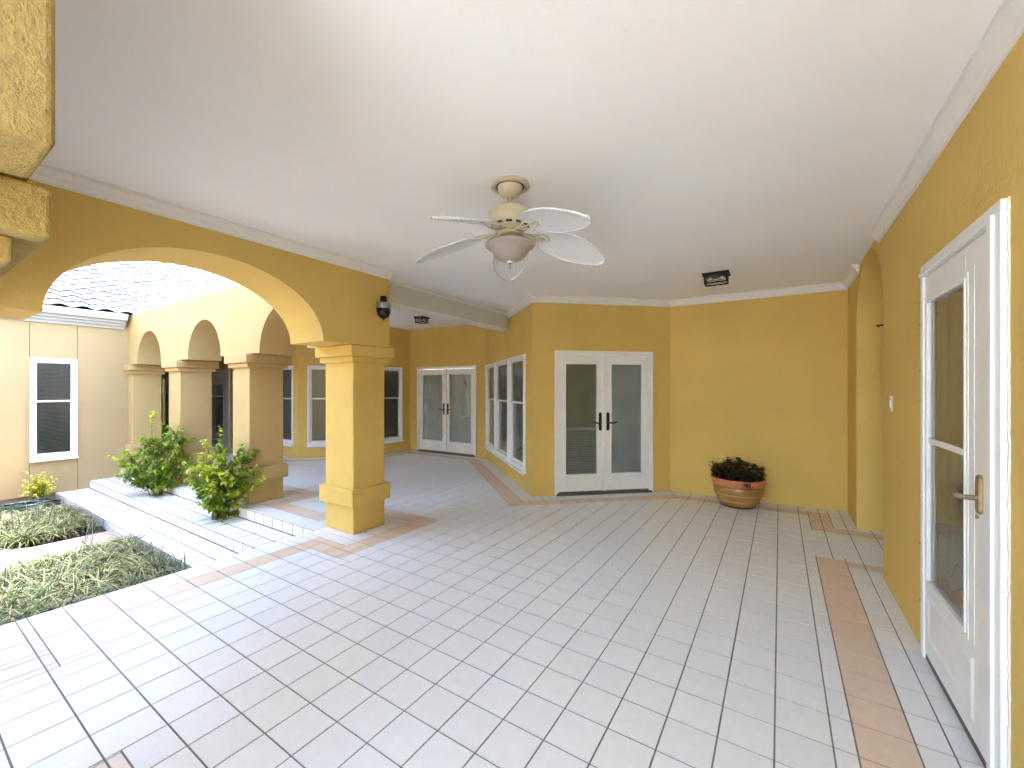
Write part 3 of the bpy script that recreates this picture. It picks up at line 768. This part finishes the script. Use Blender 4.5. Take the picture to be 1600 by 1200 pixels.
for k in range(3):
    scr = MB(); a = R(40) + k * R(120); scr.tube([(.046 * math.cos(a), .046 * math.sin(a), -.35), (.068 * math.cos(a), .068 * math.sin(a), -.35)], .006, 8)
    scr.build('thumb_screw', M['darkbronze'], fan)
bowl = MB().lathe([(.060, -.352), (.10, -.352), (.148, -.366), (.158, -.374), (.160, -.380), (.156, -.388), (.142, -.396), (.124, -.408), (.112, -.424), (.100, -.445), (.080, -.464), (.052, -.478), (.022, -.484), (.004, -.485)], n=48)
bowl.build('light_bowl', M['bowl'], fan, smooth=True)
MB().lathe([(.022, -.482), (.022, -.487), (.012, -.492), (.006, -.494)], n=20).build('finial_cap', M['trim'], fan, smooth=True)
MB().lathe([(.008, -.494), (.008, -.499), (.0025, -.501), (.0025, -.528), (.001, -.530)], n=12).build('pull_chain', M['darkbronze'], fan, smooth=True)
fwd = math.atan2(math.cos(YAW), -math.sin(YAW))
def blade_mesh():
    top = []; n1, n2 = 22, 8
    for i in range(n1 + 1):
        t_ = i / n1; r = .195 + .475 * t_
        wd = .128 * (math.sin(math.pi * min(1, t_ * .93 + .035) ** .82) ** .62) if 0 < t_ < 1 else .012
        if t_ < .08: wd = .045 + (wd - .045) * (t_ / .08) ** .5
        row = []
        for j in range(n2 + 1):
            v = -1 + 2 * j / n2
            zz = -.318 + .02 - .115 * t_ ** 1.25 - .010 * v * v
            row.append((r - .012 * abs(v) ** 2 * (1 if t_ < .5 else -0), v * wd, zz + v * wd * math.tan(R(-14))))
        top.append(row)
    mb = MB(); th = .006
    for i in range(n1):
        for j in range(n2):
            a, b, c_, d_ = top[i][j], top[i + 1][j], top[i + 1][j + 1], top[i][j + 1]
            mb.face([a, b, c_, d_]); mb.face([(p[0], p[1], p[2] - th) for p in (d_, c_, b, a)])
    rim = [r[0] for r in top] + top[-1][1:] + [r[-1] for r in top[::-1]][1:] + top[0][::-1][1:]
    mb.tube([(p[0], p[1], p[2] - th / 2) for p in rim], .0062, 6, cap=False)
    return mb
def arm_mesh():
    mb = MB()
    for s_ in (-1, 1):
        mb.tube([(.05, s_ * .012, -.285), (.10, s_ * .02, -.305), (.15, s_ * .034, -.312), (.20, s_ * .040, -.309 - s_ * .010), (.25, s_ * .028, -.315 - s_ * .007), (.272, 0, -.322)], .0058, 8)
    mb.tube([(.05, 0, -.288), (.12, 0, -.304), (.24, 0, -.316)], .0045, 8)
    return mb
b0 = blade_mesh().build('fan_blade', M['blade'], fan); a0_ = arm_mesh().build('blade_arm', M['bracketcream'], b0, smooth=True)
for k in range(5):
    an = fwd + k * R(72)
    if k == 0: b_ = b0
    else:
        b_ = b0.copy(); COL.objects.link(b_); b_.parent = fan
        a_ = a0_.copy(); COL.objects.link(a_); a_.parent = b_
    b_.rotation_euler = (0, 0, an)

# ------------------------------------------------------------------ lantern ceiling lights
def flush_light(loc, rz, label, wx, wy, h):
    t = thing('ceiling_lantern', label, 'ceiling light', loc, rz, 'black lantern ceiling lights')
    MB().box(-wx - .012, wx + .012, -wy - .012, wy + .012, -.028, -.0005).build('canopy', M['black'], t, bevel=.003)
    c_ = MB(); r = .0065; X, Y, Z0, Z1 = wx - .012, wy - .012, -.028, -.028 - h
    for sx in (-1, 1):
        for sy in (-1, 1): c_.box(sx * X - r, sx * X + r, sy * Y - r, sy * Y + r, Z1, Z0)
    for zz in (Z1,):
        for s_ in (-1, 1):
            c_.box(-X + r, X - r, s_ * Y - r, s_ * Y + r, zz - r, zz + r); c_.box(s_ * X - r, s_ * X + r, -Y + r, Y - r, zz - r, zz + r)
    for s_ in (-1, 1):
        c_.tube([(-X, s_ * Y, Z1), (X, s_ * Y, Z0)], .0032, 6); c_.tube([(X, s_ * Y, Z1), (-X, s_ * Y, Z0)], .0032, 6)
        c_.tube([(s_ * X, -Y, Z1), (s_ * X, Y, Z0)], .0032, 6); c_.tube([(s_ * X, Y, Z1), (s_ * X, -Y, Z0)], .0032, 6)
    c_.build('cage', M['black'], t)
    g_ = MB(); k = .006
    g_.face([(-X + k, -Y + k, Z1), (X - k, -Y + k, Z1), (X - k, -Y + k, Z0), (-X + k, -Y + k, Z0)]); g_.face([(X - k, Y - k, Z1), (-X + k, Y - k, Z1), (-X + k, Y - k, Z0), (X - k, Y - k, Z0)]); g_.build('glass_panel', M['clear'], t)
    for s_ in (-1, 1):
        MB().tube([(s_ * X * .35, 0, -.055), (s_ * X * .42, 0, -.055), (s_ * X * .62, 0, -.055), (s_ * X * .74, 0, -.055)], [.012, .018, .022, .008], 12).build('bulb', M['bulb'], t, smooth=True)
flush_light((-.60, 5.16, 2.79), 0, 'rectangular black lantern light on the ceiling above the potted plant wall', .122, .085, .085)
flush_light((-6.02, 6.02, 2.93), R(10), 'small square black lantern light on the ceiling before the far glass doors', .10, .10, .085)

# ------------------------------------------------------------------ security camera light
t = thing('security_camera', 'black domed security camera with a silver ring on the arch wall', 'camera', (-3.62, 3.075, 2.36), 0)
CX_, CY_ = .105, -.115
MB().tube([(.0005, 0, 0), (.016, 0, 0)], .040, 24).build('wall_mount', M['trim'], t, bevel=.003)
MB().tube([(.016, 0, 0), (.05, -.012, 0), (.085, -.05, .002), (CX_, CY_ + .02, .0)], .013, 10).build('arm', M['blackplastic'], t, smooth=True)
MB().lathe([(.012, -.125), (.028, -.118), (.056, -.095), (.070, -.06), (.073, -.02)], CX_, CY_, 28).lathe([(.004, -.142), (.009, -.125)], CX_, CY_, 12).build('dome', M['blackplastic'], t, smooth=True)
MB().lathe([(.072, -.02), (.075, -.014), (.075, .038), (.072, .042), (.05, .043)], CX_, CY_, 32).build('silver_ring', M['silver'], t, smooth=True)
MB().lathe([(.05, .043), (.036, .05), (.034, .105), (.030, .114), (.01, .116)], CX_, CY_, 24).build('top_sensor', M['blackplastic'], t, smooth=True)

# ------------------------------------------------------------------ potted plant
PX, PY = -.455, 6.085
pot = thing('flower_pot', 'terracotta and olive glazed round pot standing against the ochre wall', 'pot', (PX, PY, 0))
sc_ = .985
MB().lathe([(.19, .001), (.205, .004), (.205, .018), (.209, .022)], n=56).build('pot_foot', M['potbase'], pot, smooth=True)
MB().lathe([(.207, .021), (.222, .045), (.246, .09), (.268, .15), (.284, .21), (.293, .275), (.288, .276)], n=64).build('pot_body', M['potbody'], pot, smooth=True)
for zz, rr in ((.085, .243), (.16, .2705), (.17, .2735)):
    MB().lathe([(rr - .002, zz - .006), (rr + .004, zz - .002), (rr + .005, zz + .002), (rr + .001, zz + .006)], n=64, cap=False).build('raised_band', M['potband'], pot, smooth=True)
MB().lathe([(.288, .272), (.300, .276), (.306, .30), (.308, .335), (.314, .348), (.312, .362), (.300, .365), (.290, .350), (.286, .32)], n=64, cap=False).build('pot_rim', M['potrim'], pot, smooth=True)
MB().lathe([(.29, .32), (.01, .335)], n=40).build('potting_soil', M['soil'], pot)

def leaf(mb, p, d, up, L_, w_, col, fold=.25, droop=.3, seg=3):
    """ovate leaf from p along d"""
    d = d.normalized(); s_ = d.cross(up)
    if s_.length < .05: s_ = d.cross(Vector((1, 0, 0)))
    s_.normalize(); n_ = s_.cross(d).normalized()
    prof_ = [(0, .06), (.3, .85), (.6, .9), (1, .02)] if seg == 3 else [(0, .08), (.35, 1), (1, .02)]
    L3 = []
    for t_, ww in prof_:
        c_ = p + d * L_ * t_ - Vector((0, 0, 1)) * droop * L_ * t_ * t_
        L3.append((c_ + s_ * w_ * ww + n_ * fold * w_ * ww, c_, c_ - s_ * w_ * ww + n_ * fold * w_ * ww))
    for i in range(len(L3) - 1):
        a, b = L3[i], L3[i + 1]
        mb.face([a[0], a[1], b[1], b[0]], 0, col); mb.face([a[1], a[2], b[2], b[1]], 0, col)

pp = thing('potted_plant', 'dark leafy low plant growing in the terracotta pot', 'plant', (PX, PY, .33))
lm = MB(); sm_ = MB()
for k in range(64):
    a = random.uniform(0, 6.28); r = .25 * math.sqrt(random.random()); lean = Vector((math.cos(a), math.sin(a), 0)) * random.uniform(.1, .7) * (r / .25)
    H = random.uniform(.09, .24) * (1.05 if r < .17 else .8); b = Vector((r * math.cos(a), r * math.sin(a), -.01))
    tip = b + lean * .16 + Vector((0, 0, H)); sm_.tube([b, (b + tip) / 2 + lean * .01, tip], .004, 5)
    for j in range(12):
        q_ = b.lerp(tip, .35 + .65 * j / 11); an = j * 2.4 + random.random(); dd = Vector((math.cos(an), math.sin(an), random.uniform(.1, .9)))
        g_ = random.uniform(.5, 1.6); col = (.007 * g_, .015 * g_, .008 * g_) if random.random() < .85 else (.035 * g_, .022 * g_, .016 * g_)
        leaf(lm, q_, dd, Vector((0, 0, 1)), random.uniform(.055, .085), random.uniform(.024, .036), col, .3, .2)
for k in range(3):     # trailing shoot over the rim
    b = Vector((.09 + .02 * k, -.285, .03)); tip = b + Vector((.02 * k, -.06, -.07)); sm_.tube([b, tip], .004, 5)
    for j in range(8):
        an = j * 2.4; leaf(lm, b.lerp(tip, j / 7), Vector((math.cos(an), math.sin(an), .3)), Vector((0, 0, 1)), .045, .018, (.014, .03, .014))
lm.build('foliage', M['jade'], pp); sm_.build('stems', M['stem'], pp)
fm = MB()
b = Vector((-.26, -.12, .10))
for k in range(5):
    an = k * 1.3; d_ = Vector((math.cos(an) * .5 - .3, math.sin(an) * .5, 1)); fm.tube([b, b + d_ * .05, b + d_ * .08 + Vector((math.cos(an), math.sin(an), 0)) * .02], [.003, .004, .002], 5)
fm.build('red_shoot', mat('red_shoot', (.42, .10, .04), .5), pp)

# ------------------------------------------------------------------ shrubs on the step
CR, CF = Vector((math.cos(YAW), math.sin(YAW), 0)), Vector((-math.sin(YAW), math.cos(YAW), 0))
def shrub(loc, label, stems, name='shrub', leafL=(.042, .072), dens=1.25, tint=(1, 1, 1)):
    t = thing(name, label, 'shrub', loc)
    lf_, sm2 = MB(), MB()
    def shoot(p0, p1, r, n_leaf, young, sub=True):
        bend = Vector((random.uniform(-.05, .05), random.uniform(-.05, .05), random.uniform(.0, .08))) * (p1 - p0).length
        pts_ = [p0.lerp(p1, u) + bend * math.sin(math.pi * u) for u in (0, .25, .5, .75, 1)]
        sm2.tube(pts_, [r, r * .85, r * .7, r * .5, r * .25], 5)
        for k in range(n_leaf):
            u = .12 + .88 * (k + random.random()) / n_leaf; q_ = p0.lerp(p1, u) + bend * math.sin(math.pi * u)
            ax = (p1 - p0).normalized(); an = k * 2.5 + random.uniform(-.5, .5)
            sd_ = ax.orthogonal().normalized(); sd_.rotate(Matrix.Rotation(an, 3, ax))
            d_ = sd_ + ax * random.uniform(.2, .9) + Vector((0, 0, random.uniform(-.1, .3)))
            y_ = min(1, young * (.55 + .75 * u)); g_ = random.uniform(.65, 1.25)
            dk, lt = (.115, .235, .03), (.58, .64, .06)
            col = tuple((dk[c] * (1 - y_) + lt[c] * y_) * g_ * tint[c] for c in range(3))
            leaf(lf_, q_, d_, Vector((0, 0, 1)), random.uniform(*leafL), random.uniform(.014, .023), col, .22, random.uniform(.1, .5))
    for (dx, dz, dy, young, nsub) in stems:
        b_ = CR * random.uniform(-.06, .06) + CF * random.uniform(-.05, .05)
        e_ = CR * dx + CF * dy + Vector((0, 0, dz))
        mid_ = b_.lerp(e_, .45) + Vector((0, 0, .06))
        sm2.tube([b_, b_.lerp(mid_, .5) + Vector((0, 0, .02)), mid_], [.009, .007, .006], 6)
        shoot(mid_, e_, .006, int(24 * dens), young)
        for k in range(nsub):
            u = random.uniform(.1, .9); q_ = b_.lerp(mid_, u * 2) if u < .5 else mid_.lerp(e_, u * 2 - 1)
            L2 = random.uniform(.14, .30) * (1.1 - .4 * u)
            d_ = (e_ - b_).normalized() + Vector((random.gauss(0, .75), random.gauss(0, .75), random.gauss(.15, .45)))
            shoot(q_, q_ + d_.normalized() * L2, .003, int(random.uniform(13, 20) * dens), young * random.uniform(.3, 1.4) if young < .7 else young)
    lf_.build('foliage', M['leaf'], t); sm2.build('stems', M['stem'], t)
    return t
random.seed(11)
S1 = [(-.74, .60, 0, .55, 10), (-.55, .68, .1, .5, 13), (-.42, .50, -.1, .35, 13), (-.30, .80, .1, .5, 13), (-.15, .92, .05, .45, 14), (-.12, 1.30, .1, .95, 2),
      (.05, .95, .15, .3, 15), (.20, .90, .0, .35, 15), (.34, 1.02, .1, .5, 12), (.42, .78, -.1, .4, 14), (.30, .55, -.1, .3, 13), (.0, .62, -.15, .3, 15), (.48, .58, .05, .45, 13),
      (-.2, .42, -.15, .25, 12), (.15, .38, -.2, .25, 12), (-.35, .25, -.1, .3, 7), (.30, 1.18, .1, .5, 3), (-.02, 1.12, .1, .6, 4), (.55, .45, .0, .4, 8)]
shrub((-7.97, 2.40, -.13), 'wide leafy green bush on the step in front of the farther pillar', S1)
S2 = [(-.34, .62, .0, .55, 13), (-.25, .82, .05, .7, 13), (-.12, .95, .0, .85, 12), (.02, .92, .05, .6, 14), (.0, .70, -.15, .8, 13), (.14, .86, .0, .4, 13), (.28, .95, .1, .5, 8), (.34, .78, .1, .3, 12),
      (.44, .84, .05, .55, 11), (.20, .60, -.1, .7, 14), (.34, .55, .0, .4, 12), (.52, .66, .0, .6, 6), (.60, .52, .0, .6, 5), (-.02, 1.14, .1, .8, 1), (-.10, .42, -.1, .3, 12), (.12, .36, -.12, .3, 12), (.25, .34, .0, .3, 10), (-.2, .40, .05, .4, 9), (.02, .2, -.08, .25, 7), (.16, .16, -.05, .25, 6)]
shrub((-5.93, 2.38, -.13), 'bright green leafy bush on the step beside the nearer pillar', S2)
# a low garden sapling
sp = [(random.uniform(-.14, .14), random.uniform(.25, .46), random.uniform(-.1, .1), .95, 4) for _ in range(12)] + [(0, .52, 0, .9, 5)]
shrub((-10.0, 1.50, G), 'small yellow green sapling by the foot of the left house wall', sp, 'sapling', (.018, .03), .9, (1.02, .95, 1))
# coiled hose
ho = MB(); pth = []
for i in range(220):
    a = i * .22; r = .20 + .05 * math.sin(i * .09) + .02 * math.sin(i * .9); pth.append((r * math.cos(a) * .8, r * 1.15 * math.sin(a), .02 + .0004 * i + .012 * math.sin(i * .37)))
ho.tube(pth, .011, 8)
t = thing('garden_hose', 'dark green garden hose coiled below the sapling', 'hose', (-9.62, 1.38, G + .05)); ho.build('coil', M['hose'], t, smooth=True)
